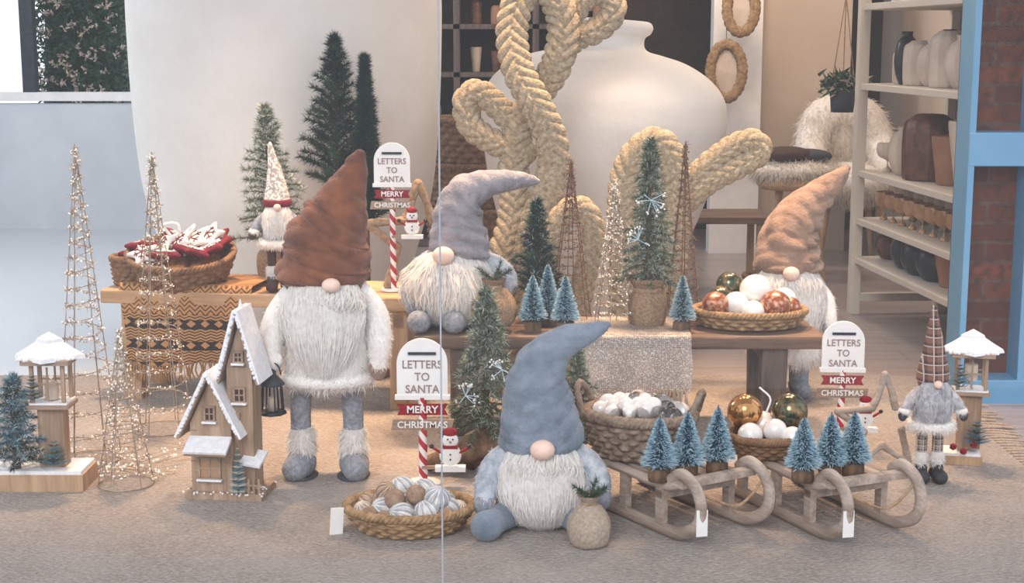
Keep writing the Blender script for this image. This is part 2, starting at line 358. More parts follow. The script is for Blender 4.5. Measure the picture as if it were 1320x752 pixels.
# ---------------------------------------------------------------- jars
b=B('giant_white_jar',(-.98,6.5,0)); b.lathe([(.02,0),(.44,0),(.47,.04),(.53,.3),(.62,.62),(.655,.9),(.672,1.25),(.67,1.6),(.62,1.95),(.45,2.2),(.36,2.3),(.40,2.4),(.36,2.42),(.3,2.3)],jarm,96,n=90); b.build()
b=B('white_amphora_jar',(.32,6.3,0)); b.place((0,0,.0),(0,.07,0)); b.lathe([(.02,0),(.28,0),(.30,.04),(.38,.4),(.47,.7),(.515,.92),(.518,1.03),(.495,1.11),(.43,1.18),(.33,1.235),(.23,1.262),(.17,1.275),(.148,1.295),(.148,1.33),(.17,1.35),(.178,1.375),(.165,1.395),(.14,1.39),(.13,1.3)],jarm,96,n=150)
for i in range(14):
    a=rng.uniform(-.35,.35); y=rng.uniform(-.3,.3); b.tube([(0,0,1.2),(a*.12,y*.1,1.45),(a*.4,y*.5,1.95)],[.006,.006,.004],burlap2,6,8)
b.build()
# ---------------------------------------------------------------- braided cacti (flat herringbone plait)
def braid(b,path,w=.062,d=.55,pitch=.043):
    Q=sm([(q[0],q[2] if len(q)>2 else 0,q[1]) for q in path],400); L=np.concatenate([[0],np.cumsum(np.linalg.norm(np.diff(Q,axis=0),axis=1))])
    n=int(L[-1]*520); l=np.linspace(0,L[-1],n); P=np.column_stack([np.interp(l,L,Q[:,i]) for i in range(3)])
    def f(th,s):
        u=np.sin(th); v=np.where(u>0,0,.5)
        ph=s/pitch-1.15*np.abs(u)+v
        lobe=np.abs(np.sin(pi*ph))**.5; fine=np.abs(np.sin(pi*ph*4))
        g=np.exp(-(u/.09)**2)*np.abs(np.cos(th))
        return .80+.20*lobe+.03*fine-.09*g
    b.tube(P,w,seag,64,flat=d,fixed=True,mod=f)
k=.00287
def cpts(c,pts): return [((q[0]-c)*k,1.3-(q[1]-55)*k,q[2] if len(q)>2 else 0) for q in pts]
b=B('braided_seagrass_cactus',(.086,5.47,0))
braid(b,cpts(690,[(655,500),(652,400),(648,335),(662,280,.02),(662,220,.04),(668,170,.04),(690,125,.03),(718,80,.0),(724,25),(700,-18),(673,-5,-.01),(660,40,-.03),(668,90,-.06),(692,135,-.08),(712,185,-.07),(708,235,-.06),(690,285,-.07),(682,340,-.07),(692,400,-.05),(692,500,-.05)]),.06)
b.M=np.eye(4); b.M[1,3]=.04
braid(b,cpts(690,[(676,196),(640,184),(607,162),(600,130),(616,118),(640,135),(668,165)]),.05)
b.M[1,3]=.05
braid(b,cpts(690,[(712,92),(738,52),(770,38),(790,15),(778,-10),(750,2),(722,45)]),.05)
b.M[1,3]=-.12
braid(b,cpts(690,[(702,370),(710,305),(728,268),(752,265),(764,295),(756,335),(745,400),(740,500)]),.046)
b.M=None
b.lathe([(.001,-.0),(.2,0),(.2,.03),(.001,.03)],bark,32,cap=False); b.build()
b=B('braided_seagrass_cactus',(.49,5.42,0))
braid(b,cpts(830,[(806,515),(804,420),(803,330),(801,250),(810,208),(830,184),(850,182),(866,208),(871,250),(868,330),(866,420),(862,515)]),.056)
b.M=np.eye(4); b.M[1,3]=.06
braid(b,cpts(830,[(878,246),(910,213),(945,187),(972,180),(980,196),(952,214),(915,234),(880,266)]),.045)
b.M=None
b.lathe([(.001,-.0),(.17,0),(.17,.03),(.001,.03)],bark,32); b.build()
# ---------------------------------------------------------------- benches
b=B('pine_bench',(-.87,5.33,0),-.16); 
b.box((0,-.09,.395),(1.2,.17,.05),wood_l); b.box((0,.09,.395),(1.2,.17,.05),wood_l)
for x in (-.5,.5):
    for y in (-.12,.12): b.box((x,y,.185),(.07,.06,.37),wood_lz)
    b.box((x,0,.33),(.05,.3,.06),wood_l)
b.box((0,0,.15),(1.0,.04,.05),wood_l); b.build(.006)
b=B('rustic_dark_bench',(.35,4.87,0))
b.box((0,-.095,.338),(1.34,.175,.044),wood_d); b.box((0,.09,.338),(1.32,.175,.044),wood_d)
for x in (-.52,.5):
    for y in (-.11,.12): b.box((x+.01,y,.16),(.085,.07,.32),wood_dz,rot=(.1*np.sign(y)*-1,0,0))
    b.box((x,0,.29),(.06,.3,.05),wood_d)
b.box((-.52,0,.12),(.05,.24,.04),wood_d); b.build(.008)
# ---------------------------------------------------------------- gnomes
def hat(b,pts,mat,wr=.012,fz=5000,seed=1,y=0,segs=56):
    P=[(x,y+(q[3] if len(q)>3 else 0),z) for q in pts for x,z in [(q[0],q[1])]]; r=[q[2] for q in pts]
    R=b.tube(P,r,mat,segs,n=110,wr=wr,seed=seed)
    b.fur(R,fz,.008,.0018,mat,out=.8,down=.3,jit=.5,k=1,curl=0)
    return R
def beard(b,zs,rs,x0,z0,n,L,spread,mat,w=.004,depth=.03,y0=0,flare=0.,sy=1.,zj=.02,squeeze=.25):
    th=rng.uniform(-spread,spread,n); Ls=L*rng.uniform(.7,1.05,n)*np.cos(th*.75)
    zz=z0+rng.uniform(-zj,zj,n)-.02*np.abs(th); t=np.linspace(0,1,7); h=rng.uniform(.004,depth,n); ph=rng.uniform(0,6.28,n); fr=rng.uniform(2,7,n); am=rng.uniform(.02,.14,n)
    z=zz[:,None]-Ls[:,None]*t; 
    T=th[:,None]*(1+flare*t-squeeze*t**2)+am[:,None]*(np.sin(fr[:,None]*t+ph[:,None])-np.sin(ph[:,None]))
    r=np.interp(z,zs,rs)+h[:,None]*np.sin(pi*(.12+.8*t))
    P=np.stack([x0+r*np.sin(T),y0-r*np.cos(T)*sy,z],-1); sd=np.stack([np.cos(T),np.sin(T)+rng.normal(size=(n,1))*.5,0*T],-1)
    wd=(w*(1-.9*t**2))[None,:,None]*nrm(sd)/2; v=np.stack([P-wd,P+wd],2)
    bb=(np.arange(n)*14)[:,None]+2*np.arange(6)[None]
    b.add(v,np.stack([bb,bb+1,bb+3,bb+2],-1).reshape(-1,4),mat)
def body(b,prof,mat,furmat=None,n=4000,L=.03,sy=.85,w=.003,**k):
    R=b.lathe([(r,z) for z,r in prof],mat,40,n=30,sy=sy,cap=True)
    if furmat: b.fur(R,n,L,w,furmat,**k)
    return R
def arm(b,pts,r,mat,furmat=None,n=1500,L=.025,mit=None,mc=None):
    R=b.tube(pts,r,mat,16,n=16)
    if furmat: b.fur(R,n,L,.003,furmat)
    if mit: 
        e=np.array(pts[-1]); d=nrm(e-np.array(pts[-2])); c=e+d*r[-1]*.7
        b.ball(c,(r[-1]*.9,r[-1]*.75,r[-1]*1.25),mit,16); b.ball(c+np.array([-.5*np.sign(c[0])*r[-1]*1.5,-r[-1]*.3,r[-1]*.2]),(r[-1]*.38,r[-1]*.38,r[-1]*.7),mit,10)
def sprig(b,c,n=60,L=.06,mat=green,w=.004):
    for i in range(6):
        a=i*1.3; d=nrm(np.array([math.cos(a)*.9,math.sin(a)*.5-.3,.6])); 
        P=[np.array(c)+d*L*t for t in (0,.5,1)]; b.tube(P,[.0015]*3,bark,5)
        t=rng.uniform(.1,1,n)[:,None]; p=np.array(c)+d*L*t; b.strands(p,d*.6+nrm(rng.normal(size=(len(p),3)))*.8,.02,w*.6,mat,k=1)
def sack(b,c,r,h,mat):
    b.lathe([(.3*r,0),(.8*r,.02*h),(r,.25*h),(.95*r,.5*h),(.6*r,.75*h),(.32*r,.84*h),(.5*r,.95*h),(.55*r,1.0*h)],mat,32,c=c,n=30,mod=(9,.04),cap=False)
    b.lathe([(.36*r,.81*h),(.4*r,.84*h),(.36*r,.87*h)],ropem,20,c=c)
    sprig(b,(c[0],c[1]-.01,c[2]+h*.97),80,r*.9)
def lantern_small(b,c,h,mat):
    x,y,z=c; w=h*.42
    b.lathe([(.001,0),(w*.62,0),(w*.62,.04*h),(w*.5,.06*h)],mat,8,c=c,cap=True)
    for i in range(8): a=i*pi/4+.39; b.tube([(x+w*.5*math.cos(a),y+w*.5*math.sin(a),z+.05*h),(x+w*.42*math.cos(a),y+w*.42*math.sin(a),z+.55*h)],.0025,mat,6)
    b.lathe([(w*.55,.54*h),(w*.58,.57*h),(w*.35,.68*h),(w*.2,.74*h),(w*.2,.8*h),(w*.05,.84*h)],mat,8,c=c,cap=True)
    b.tube([(x+w*.4*math.cos(a),y,z+.74*h+.22*h*math.sin(a)) for a in np.linspace(0,pi,12)],.0025,mat,6)
    b.lathe([(.001,.05*h),(w*.2,.05*h),(w*.2,.3*h),(.001,.32*h)],cream,12,c=c)
# standing gnome
b=B('standing_gnome',(-.55,4.31,.012))
for x in (-.085,.072):
    b.tube([(x*.9,0,.34),(x,0,.2),(x,0,.09)],[.036,.031,.031],greyfelt,20,n=12,wr=.008)
    R=b.tube([(x,0,.125),(x,-.005,.085)],[.037,.04],fur_white,20,n=6); b.fur(R,1400,.024,.003,fur_white)
    F=b.tube([(x,.035,.03),(x,0,.036),(x+(.012 if x>0 else -.012),-.06,.032)],[.03,.045,.04],greyfelt,20,n=12)
    b.lathe([(.046,0),(.05,.004),(.05,.012),(.04,.016)],mittg,24,c=(x,-.015,-.01),sy=1.5,cap=True)
prof=[(.29,.09),(.3,.12),(.35,.13),(.42,.13),(.5,.12),(.57,.105),(.63,.09),(.67,.04)]
body(b,prof,felt_white,fur_white,6000,.03,down=.8,out=.3)
R=b.lathe([(.125,.325),(.143,.31),(.14,.29),(.115,.285)],felt_white,40,n=12,sy=.85); b.fur(R,3500,.028,.003,fur_white,out=.7,down=.5)
arm(b,[(-.085,-.0,.57),(-.138,-.02,.5),(-.158,-.05,.43),(-.153,-.08,.385)],[.037,.038,.038,.028],felt_white,fur_white,1800,.014,mit=felt_white)
arm(b,[(.085,-.0,.57),(.14,-.01,.5),(.155,-.03,.42),(.155,-.045,.35)],[.037,.04,.038,.026],felt_white,fur_white,1800,.014,mit=tan)
zs=[q[0] for q in prof]; rs=[q[1] for q in prof]
beard(b,zs,rs,.0,.615,6500,.27,.92,fur_white,.0042,.036,sy=.95,squeeze=.45)
b.ball((.03,-.132,.6),(.027,.022,.021),skin)
hat(b,[(0,.588,.107),(0,.605,.121),(.0,.635,.124),(.008,.68,.116),(.014,.72,.110),(.03,.765,.094),(.045,.80,.081),(.062,.85,.061),(.085,.9,.042),(.098,.945,.028),(.106,.965,.016)],rust,.06,6000,3)
beard(b,zs,rs,.03,.597,700,.09,.6,fur_white,.004,.045,sy=.95,zj=.008)
lantern_small(b,(-.152,-.108,.215),.16,metal_d)
b.build()
# blue gnome, seated
b=B('seated_blue_gnome',(.08,3.87,.012))
prof=[(.0,.09),(.02,.12),(.07,.125),(.13,.112),(.19,.095),(.24,.08),(.28,.03)]
body(b,prof,blueg,blueg,3000,.008,w=.002)
for x in (-.13,.10): 
    b.tube([(x*.6,-.05,.042),(x*.95,-.12,.038),(x*1.08,-.16,.04)],[.04,.036,.04],blueg,20,n=12); b.ball((x*1.13,-.175,.042),(.042,.028,.042),blueg)
arm(b,[(-.08,-.01,.2),(-.125,-.03,.165),(-.145,-.055,.12),(-.155,-.08,.085)],[.034,.036,.034,.026],sleeve,sleeve,1500,.014,mit=greyfelt)
arm(b,[(.08,-.01,.2),(.125,-.03,.17),(.15,-.055,.135),(.158,-.085,.105)],[.034,.036,.034,.026],sleeve,sleeve,1500,.014,mit=greyfelt)
zs=[q[0] for q in prof]; rs=[q[1] for q in prof]
beard(b,zs,rs,0,.235,6500,.215,.92,fur_white,.0042,.036,sy=.95,squeeze=.3)
hat(b,[(0,.205,.10),(0,.225,.109),(0,.255,.108),(-.006,.31,.097),(-.012,.37,.084),(-.002,.425,.069),(.028,.472,.053),(.07,.502,.04),(.12,.52,.029),(.16,.537,.017),(.176,.545,.008)],blueg,.03,6000,5)
beard(b,zs,rs,0,.226,700,.1,.7,fur_white,.004,.045,sy=.95,zj=.01)
b.ball((0,-.122,.232),(.033,.028,.027),skin)
sack(b,(.12,-.20,.0),.056,.135,burlap2); b.build()
# grey gnome on bench
b=B('seated_grey_gnome',(-.19,4.9,.362))
prof=[(.0,.1),(.02,.13),(.08,.13),(.15,.115),(.21,.095),(.26,.075),(.3,.03)]
body(b,prof,greyfelt,grey,2000,.008,w=.002)
for x in (-.11,.0): b.tube([(x*.7,-.05,.04),(x,-.12,.035),(x*1.05,-.16,.035)],[.04,.035,.04],greyfelt,20,n=12)
zs=[q[0] for q in prof]; rs=[q[1] for q in prof]
arm(b,[(.085,0,.22),(.14,-.02,.2),(.175,-.05,.165),(.172,-.08,.14)],[.032,.035,.032,.026],sleeve,sleeve,1300,.014,mit=greyfelt)
arm(b,[(-.085,0,.22),(-.13,-.02,.18),(-.15,-.04,.12),(-.14,-.07,.08)],[.032,.035,.032,.026],sleeve,sleeve,1300,.014,mit=greyfelt)
beard(b,zs,rs,-.01,.25,6500,.22,1.15,fur_white,.0042,.045,sy=.95,squeeze=.1)
beard(b,zs,rs,-.02,.23,600,.2,1.45,fur_white,.004,.07,sy=.95,squeeze=-.25)
hat(b,[(.012,.215,.085),(.012,.235,.097),(.012,.265,.096),(.008,.33,.083),(.012,.39,.073),(.035,.44,.062),(.085,.468,.048),(.145,.482,.037),(.205,.487,.028),(.255,.485,.018),(.275,.482,.009)],grey,.05,6000,8)
beard(b,zs,rs,-.02,.245,700,.1,.7,fur_white,.004,.05,sy=.95,zj=.01)
b.ball((-.035,-.125,.25),(.036,.028,.03),skin)
sack(b,(.13,-.13,.02),.075,.155,burlap); b.build()
# tan gnome right
b=B('tan_hat_gnome',(1.0,5.32,.012))
for x in (-.06,.06):
    b.tube([(x,0,.2),(x,0,.05)],[.04,.036],greyfelt,16,n=8); b.tube([(x,.02,.035),(x,-.06,.032)],[.035,.035],greyfelt,16,n=6)
prof=[(.13,.1),(.15,.13),(.22,.135),(.3,.13),(.38,.118),(.45,.1),(.5,.08),(.54,.03)]
body(b,prof,felt_white,fur_white,6000,.03,down=.8,out=.3)
zs=[q[0] for q in prof]; rs=[q[1] for q in prof]
for s in (-1,1): arm(b,[(s*.09,0,.42),(s*.14,-.02,.36),(s*.155,-.05,.28)],[.036,.036,.028],felt_white,fur_white,1000,.014,mit=greyfelt)
beard(b,zs,rs,0,.49,5500,.28,1.1,fur_white,.0045,.04,sy=.95)
hat(b,[(0,.465,.10),(0,.485,.113),(0,.52,.111),(.005,.58,.1),(.025,.64,.088),(.07,.705,.068),(.12,.755,.05),(.165,.795,.036),(.2,.83,.02),(.213,.842,.009)],tan,.05,6000,9)
beard(b,zs,rs,0,.48,700,.12,.9,fur_white,.004,.05,sy=.95,zj=.01)
b.ball((-.005,-.13,.475),(.03,.026,.026),skin); b.build()
def small_gnome(loc,hatm,brim,coat,mit,leg,boot,bm,bend,coatfur,rot=0):
    b=B('small_standing_gnome',loc,rot)
    for x in (-.024,.024):
        b.tube([(x,0,.2),(x,0,.06)],[.017,.016],leg,14,n=8); R=b.tube([(x,0,.078),(x,0,.062)],[.021,.021],fur_white,14,n=4); b.fur(R,500,.014,.002,fur_white)
        b.tube([(x,.012,.022),(x*1.1,-.035,.02)],[.02,.022],boot,14,n=6); b.tube([(x,0,.06),(x,0,.03)],[.019,.02],boot,14,n=5)
    pr=[(.16,.05),(.165,.06),(.2,.055),(.25,.046),(.29,.04),(.32,.03)]
    body(b,pr,coat,coatfur,1500,.014,w=.002)
    R=b.lathe([(.052,.16),(.068,.166),(.068,.182),(.054,.188)],felt_white,30,n=10); b.fur(R,1600,.014,.002,fur_white,out=.8,down=.4)
    for s in (-1,1): arm(b,[(s*.03,0,.28),(s*.065,-.01,.25),(s*.085,-.02,.215)],[.016,.017,.015],coat,coatfur,400,.01,mit=mit); R=b.ball((s*.083,-.02,.218),(.019,.018,.012),felt_white,12); b.fur(R,250,.01,.002,fur_white,out=1)
    beard(b,[q[0] for q in pr],[q[1] for q in pr],0,.31,1500,.11,1.0,bm,.0028,.02)
    hat(b,[(0,.3,.042),(0,.315,.047),(0,.33,.045),(bend*.1,.38,.035),(bend*.3,.43,.025),(bend*.7,.48,.015),(bend,.525,.007)],hatm,.015,800,4)
    if brim: R=b.lathe([(.046,.303),(.052,.31),(.051,.325),(.046,.33)],brim,28,n=10)
    b.ball((0,-.058,.306),(.013,.012,.012),skin,12)
    b.build()
small_gnome((1.24,4.24,.012),plaid_b,None,fur_grey,mittg,plaid_g,blackboot,fur_grey,-.005,fur_grey)
small_gnome((-.835,5.22,.422),nord,redk,greyfelt,brownknit,brownknit,brownknit,fur_white,-.02,None,.15)
# ---------------------------------------------------------------- trees
def cone_tree(loc,h,r,wm=gold,nb=420,bd=bead,legs=6):
    b=B('wire_cone_tree',loc); 
    for i in range(legs):
        a=i*2*pi/legs+.3; b.tube([(r*math.cos(a),r*math.sin(a),.002),(0,0,h)],.0018,wm,5,rnd=False)
    tt=np.linspace(0,1,500); turns=18; al=tt*turns*2*pi; rr=r*(1-tt**.8)
    P=np.column_stack([rr*np.cos(al),rr*np.sin(al),.01+tt**.8*(h-.02)]); b.tube(P,.0014,wm,4,rnd=False)
    b.tube([(r*math.cos(a),r*math.sin(a),.003) for a in np.linspace(0,2*pi,40,endpoint=False)],.002,wm,5,closed=True)
    i=rng.integers(0,500,nb); b.beads(P[i]+rng.normal(size=(nb,3))*.005,rng.uniform(.0018,.0034,nb),wm if bd is None else bd)
    i=rng.integers(0,500,nb); b.beads(P[i]+rng.normal(size=(nb,3))*.004,rng.uniform(.0018,.0034,nb),wm)
    i=rng.integers(0,500,nb*2); b.strands(P[i],rng.normal(size=(nb*2,3)),.022,.002,wm,k=1); b.build()
cone_tree((-1.32,4.46,0.013),.985,.095,nb=520)
cone_tree((-1.18,4.83,.013),.935,.10,nb=520)
cone_tree((-1.14,4.2,.013),.47,.08,nb=360)
cone_tree((.2,4.98,.362),.55,.075,brownwire,300,None)
cone_tree((.34,4.86,.362),.5,.068,gold,520)
cone_tree((.585,4.98,.362),.61,.062,brownwire,300,None)
b=B('fairy_light_string',(-1.17,4.42,.012))
P=sm([(rng.uniform(-.28,.25),rng.uniform(-.2,.25),rng.uniform(.004,.03)) for i in range(22)],600); b.tube(P,.0011,gold,4,rnd=False)
i=rng.integers(0,600,170); b.beads(P[i]+rng.normal(size=(170,3))*.004+np.array([0,0,.006]),rng.uniform(.0025,.0045,170),bead); b.build()
def fir(name,loc,h,r,mat,mat2,z0=.12,nb=90,nl=50,frost=0,nlen=.022,w=.002,pot=None,top=1.0,droop=.1,lift=.15,sway=0):
    b=B(name,loc); b.tube([(0,0,0),(sway*.3,0,h*.5),(sway,0,h*.97)],[.012,.009,.003],bark,8,n=10)
    for i in range(nb):
        t=(i+.5)/nb; z=z0+(h-z0)*t; a=i*2.399+rng.uniform(-.3,.3); L=r*(1-t)**.85*rng.uniform(.6,1.3)+.012
        d=np.array([math.cos(a),math.sin(a),lift+.9*t**3]); d=d/np.linalg.norm(d); o=np.array([sway*t*t,0,z])
        e=o+d*L; e[2]-=droop*L; mid=(o+e)/2+np.array([0,0,.08*L]); P=sm([o,mid,e],8); b.tube(P,[.002]*8,bark,4,rnd=False)
        m=int(nl*(.35+L/r)); ti=rng.random(m)**.8; p=np.column_stack([np.interp(ti,np.linspace(0,1,8),P[:,q]) for q in range(3)])
        dd=(e-o)/L*.9+nrm(rng.normal(size=(m,3)))*.9; f=rng.random(m)<frost
        b.strands(p[~f],dd[~f],nlen*rng.uniform(.7,1.1,(~f).sum()),w,mat if rng.random()<.75 else mat2,k=1)
        if f.any(): b.strands(p[f],dd[f],nlen,w*1.1,flock,k=1)
    m=60; b.strands(np.tile([sway,0,h*.95],(m,1))+np.array([0,0,1])*rng.uniform(0,.05*h,m)[:,None],np.array([0,0,1.])+rng.normal(size=(m,3))*.5,nlen,w,mat,k=1)
    if pot=='burlap':
        b.lathe([(.03,0),(.055,.005),(.065,.06),(.06,.1),(.045,.125),(.06,.15),(.065,.165)],burlap,28,n=24,mod=(7,.05)); b.lathe([(.05,.118),(.053,.125),(.05,.132)],ropem,20)
    if pot=='slice':
        b.lathe([(.001,0),(.05,0),(.052,.03),(.05,.035),(.001,.035)],bark,24)
    if pot=='clay':
        b.lathe([(.001,0),(.09,0),(.12,.2),(.13,.22),(.11,.22),(.001,.2)],pink,28)
    return b
fir('potted_fir_tree',(-.68,5.72,0),1.315,.17,green_d,green,.72,100,150,0,.035,.003,'clay',lift=.6).build()
fir('potted_fir_tree',(-.56,5.66,0),1.24,.085,green_d,green_d,.6,170,150,0,.03,.003,'clay',lift=.9).build()
fir('flocked_fir_tree',(-.89,5.45,.422),.64,.15,green_s,green_s,.12,100,130,.35,.028,.0028,'burlap',sway=-.02,lift=.2).build()
fir('dark_green_tabletop_fir',(.085,4.97,.362),.40,.095,green_d,green,.06,90,110,.05,.026,.0025,'slice',lift=.7).build()
def cotton(b,c,s):
    for i in range(9):
        d=nrm(rng.normal(size=3)*np.array([1,.4,1])); e=np.array(c)+d*s; b.tube([np.array(c)+np.array([0,-.0,0]),e],.0013,bluew,5); b.beads(e[None]+rng.normal(size=(3,3))*.005,.0035,snow)
b=fir('flocked_potted_fir',(.455,4.86,.362),.62,.09,green_s,green,.15,100,120,.15,.025,.0024,'burlap',lift=.1,droop=.25); cotton(b,(.0,-.06,.43),.045); cotton(b,(-.04,-.06,.3),.035); b.build()
b=fir('flocked_log_fir',(-.08,4.42,.012),.545,.13,green_s,green,.13,105,130,.2,.027,.0024,None,lift=-.05,droop=.35)
for q in ((.05,-.1,.32),(-.06,-.1,.24),(.1,-.03,.27)): cotton(b,q,.035)
b.lathe([(.001,0),(.08,0),(.085,.05),(.06,.09),(.03,.11),(.001,.11)],bark,20,mod=(5,.12)); 
b.tube([(-.17,-.1,.03),(-.07,-.09,.06),(.03,-.08,.04),(.1,-.03,.1)],[.025,.03,.024,.014],bark,12,n=20,wr=.03)
b.tube([(-.12,-.11,.03),(-.02,-.13,.07),(.06,-.12,.11)],[.018,.018,.01],bark,10,n=14,wr=.03); b.build()
fir('tabletop_fir',(.20,4.36,.012),.36,.08,green_s,green,.06,70,80,.1,.022,.0022,'slice').build()
def mini(loc,h=.17,r=.045,mat=bluen,sq=False):
    b=B('bottle_brush_tree',loc); 
    if sq: b.box((0,0,.017),(.055,.05,.034),bark)
    else: b.lathe([(.001,0),(.029,0),(.03,.015),(.029,.034),(.001,.036)],bark,20); 
    b.tube([(0,0,.03),(0,0,h)],.002,bark,6)
    n=5200; t=rng.random(n)**1.3; z=.045+(h-.05)*t; lay=1-.22*((t*8)%1); L=(r*(1-t)**.8+.005)*lay; a=rng.uniform(0,6.28,n)
    p=np.column_stack([0*z,0*z,z]); d=np.column_stack([np.cos(a),np.sin(a),rng.uniform(-.15,.35,n)]); b.strands(p,d,L,.0017,mat,k=1)
    m=2600; i=rng.integers(0,n,m); q=p[i]+nrm(d[i])*(L[i]*.72)[:,None]; b.strands(q,d[i]+rng.normal(size=(m,3))*.2,L[i]*.35,.003,bluew,k=1); b.build(0)
for x,y in ((.068,4.77),(.12,4.88),(.175,4.76)): mini((x,y,.362),.19 if y<4.85 else .21,sq=True)
mini((.56,4.77,.362),.19,.042,green_s)
# ---------------------------------------------------------------- postbox signs
def sign(loc,h,w,rot=0,poster=True):
    b=B('letters_to_santa_postbox_sign',loc,rot); hw=w/2; zt=h-hw
    zb=h-w*1.18
    arch=[(-hw,zb),(hw,zb)]+[(hw*math.cos(a),zt+hw*math.sin(a)) for a in np.linspace(0,pi,24)]
    b.prism(arch,-.006,.006,whitem); b.box((0,-.009,zt+hw*.42),(w*.55,.004,.008),metal_d); b.box((0,-.001,zb),(w*1.08,.02,.012),whitem)
    b.tube([(0,0,0),(0,0,zb)],w*.085,cane,14,rnd=False)
    s=w*.23
    for i,tx in enumerate(('LETTERS','TO','SANTA')): b.text(tx,s,(0,-.0075,zt-w*.02-i*s*1.08),ink,bold=.0002,sx=.92)
    z=zb-w*.24
    b.prism([(-w*.5,z-w*.11),(w*.5,z-w*.11),(w*.44,z),(w*.5,z+w*.11),(-w*.5,z+w*.11),(-w*.44,z)],-.012,-.004,redm); b.text('MERRY',w*.2,(0,-.0135,z),whitem,bold=.0006)
    z-=w*.31
    b.prism([(-w*.62,z-w*.11),(w*.58,z-w*.11),(w*.62,z+w*.11),(-w*.58,z+w*.11)],-.012,-.004,drift); b.text('CHRISTMAS',w*.19,(0,-.0135,z),whitem,bold=.0004)
    if poster:
        c=np.array((w*.55,-.02,zb-w*1.15)); 
        for dz,rr in ((0,.22),(.3,.16)): b.ball(c+np.array((0,0,dz*w)),(w*rr,.006,w*rr),whitem,20)
        b.ball(c+np.array((0,-.001,.47*w)),(w*.15,.008,w*.09),redm,16); b.box(c+np.array((0,0,.17*w)),(w*.3,.016,w*.06),redm)
        b.beads(c+np.array([[-.05*w,-.007,.33*w],[.05*w,-.007,.33*w],[0,-.007,.02*w],[0,-.007,-.08*w]]),.003,blackc); b.beads(c+np.array([[0,-.009,.28*w]]),.004,tan)
        for s in (-1,1): b.tube([c+np.array((s*.18*w,0,.05*w)),c+np.array((s*.36*w,0,.16*w))],.004,redm,6); b.ball(c+np.array((s*.37*w,0,.18*w)),.007,blackc,8)
        b.box(c+np.array((0,0,-.27*w)),(w*.6,.03,w*.1),whitem)
        b.box((c[0]*.5,-.01,c[2]-.27*w-.0),(w*.6,.012,w*.06),drift)
    b.lathe([(.001,0),(w*.35,0),(w*.35,.008),(.001,.008)],whitem,28); b.build(0)
sign((-.262,4.2,.012),.44,.148); sign((1.055,4.6,.012),.415,.134,-.05); sign((-.425,5.22,.422),.53,.128)
# ---------------------------------------------------------------- sleds
def sled(loc,rot):
    b=B('wooden_sled',loc,rot); L=.27
    for y in (-.115,.115):
        pts=[(-L,y,.016),(-.1,y,.014),(.1,y,.014),(.2,y,.018),(.275,y,.055),(.295,y,.11),(.27,y,.16),(.215,y,.18),(.17,y,.155)]
        b.tube(pts,[.017]*9,sledm,10,n=50,flat=.85,up=(0,1,0),fixed=True,rnd=False)
        b.tube([(-L-.02,y,.132),(0,y,.132),(.14,y,.134),(.2,y,.15)],[.014]*4,sledm,8,n=16,flat=.9,fixed=True)
        for x in (-.2,-.03,.13): b.box((x,y,.075),(.028,.02,.12),sledm)
    for x in (-.2,.13): b.box((x,0,.108),(.03,.25,.022),sledm)
    b.box((.215,0,.155),(.028,.25,.02),sledm)
    for y in (-.075,-.025,.025,.075): b.box((-.045,y,.14),(.43,.042,.012),sledm)
    b.tube([(.27,.115,.15),(.29,.06,.12),(.3,0,.1),(.29,-.06,.12),(.27,-.115,.15)],.004,ropem,8,n=20)
    b.box((.305,-.12,.075),(.03,.002,.07),whitem,rot=(0,0,-rot+.2)); b.tube([(.285,-.115,.15),(.305,-.12,.11)],.001,ropem,5)
    return b.build(.003)
s1=math.atan2(-.85,.53); s2=math.atan2(-.917,.4)
sled((.425,3.93,.015),s1); sled((.845,3.93,.015),s2)
for x,y,h in ((.388,3.75,.175),(.465,3.785,.18),(.55,3.82,.185),(.765,3.745,.175),(.845,3.785,.175),(.91,3.80,.175)): mini((x,y,.161),h,.046)
# ---------------------------------------------------------------- baskets
def basket(b,rx,ry,h,mat,rows=7,st=22,base=.68,rim=.009,amp=.006,rimmat=None):
    nt=st*10; th=np.linspace(0,2*pi,nt,endpoint=False); nz=rows*5+1; t=np.linspace(0,1,nz); sc=base+(1-base)*t**.55
    row=np.minimum((t*rows).astype(int),rows-1); fr=t*rows-row
    dp=amp*(np.sin(pi*fr)[:,None]*(.75+.9*np.sin(st*th[None]+pi*row[:,None])*1))
    R=np.stack([(rx*sc[:,None]+dp)*np.cos(th),(ry*sc[:,None]+dp)*np.sin(th),(t*h)[:,None]+0*th],-1); b.grid(R,mat)
    sci=sc*.93; R=np.stack([rx*sci[:,None]*np.cos(th),ry*sci[:,None]*np.sin(th),(.004+t*h)[:,None]+0*th],-1)[::-1]; b.grid(R,mat)
    q=R[-1]; b.add(np.vstack([q,q.mean(0)]),[[i,(i+1)%nt,nt] for i in range(nt)],mat)
    A=np.linspace(0,2*pi,240,endpoint=False)
    for k in range(3):
        ph=A*26+k*2*pi/3; b.tube(np.column_stack([(rx*.98+rim*.7*np.cos(ph))*np.cos(A),(ry*.98+rim*.7*np.cos(ph))*np.sin(A),h+rim*.7*np.sin(ph)]),rim*.75,rimmat or mat,7,closed=True)
def heap(b,pts,r,mats,segs=18):
    for i,p in enumerate(pts): b.ball(p,r if np.ndim(r)==0 else r[i],mats[i%len(mats)],segs)
b=B('basket_of_yarn_baubles',(-.275,3.80,.012)); basket(b,.172,.13,.065,straw,6,20)
knt=M('beige_bauble',(.36,.25,.17),(.22,.145,.1),60,.9,.4); knw=M('white_yarn_bauble',(.8,.78,.75),(.6,.57,.54),40,.95,.5); ylt=M('silver_grey_yarn',(.42,.47,.54),(.3,.35,.42),40,.95,.5); ybr=M('oat_yarn',(.55,.43,.32),(.38,.28,.2),40,.95,.5)
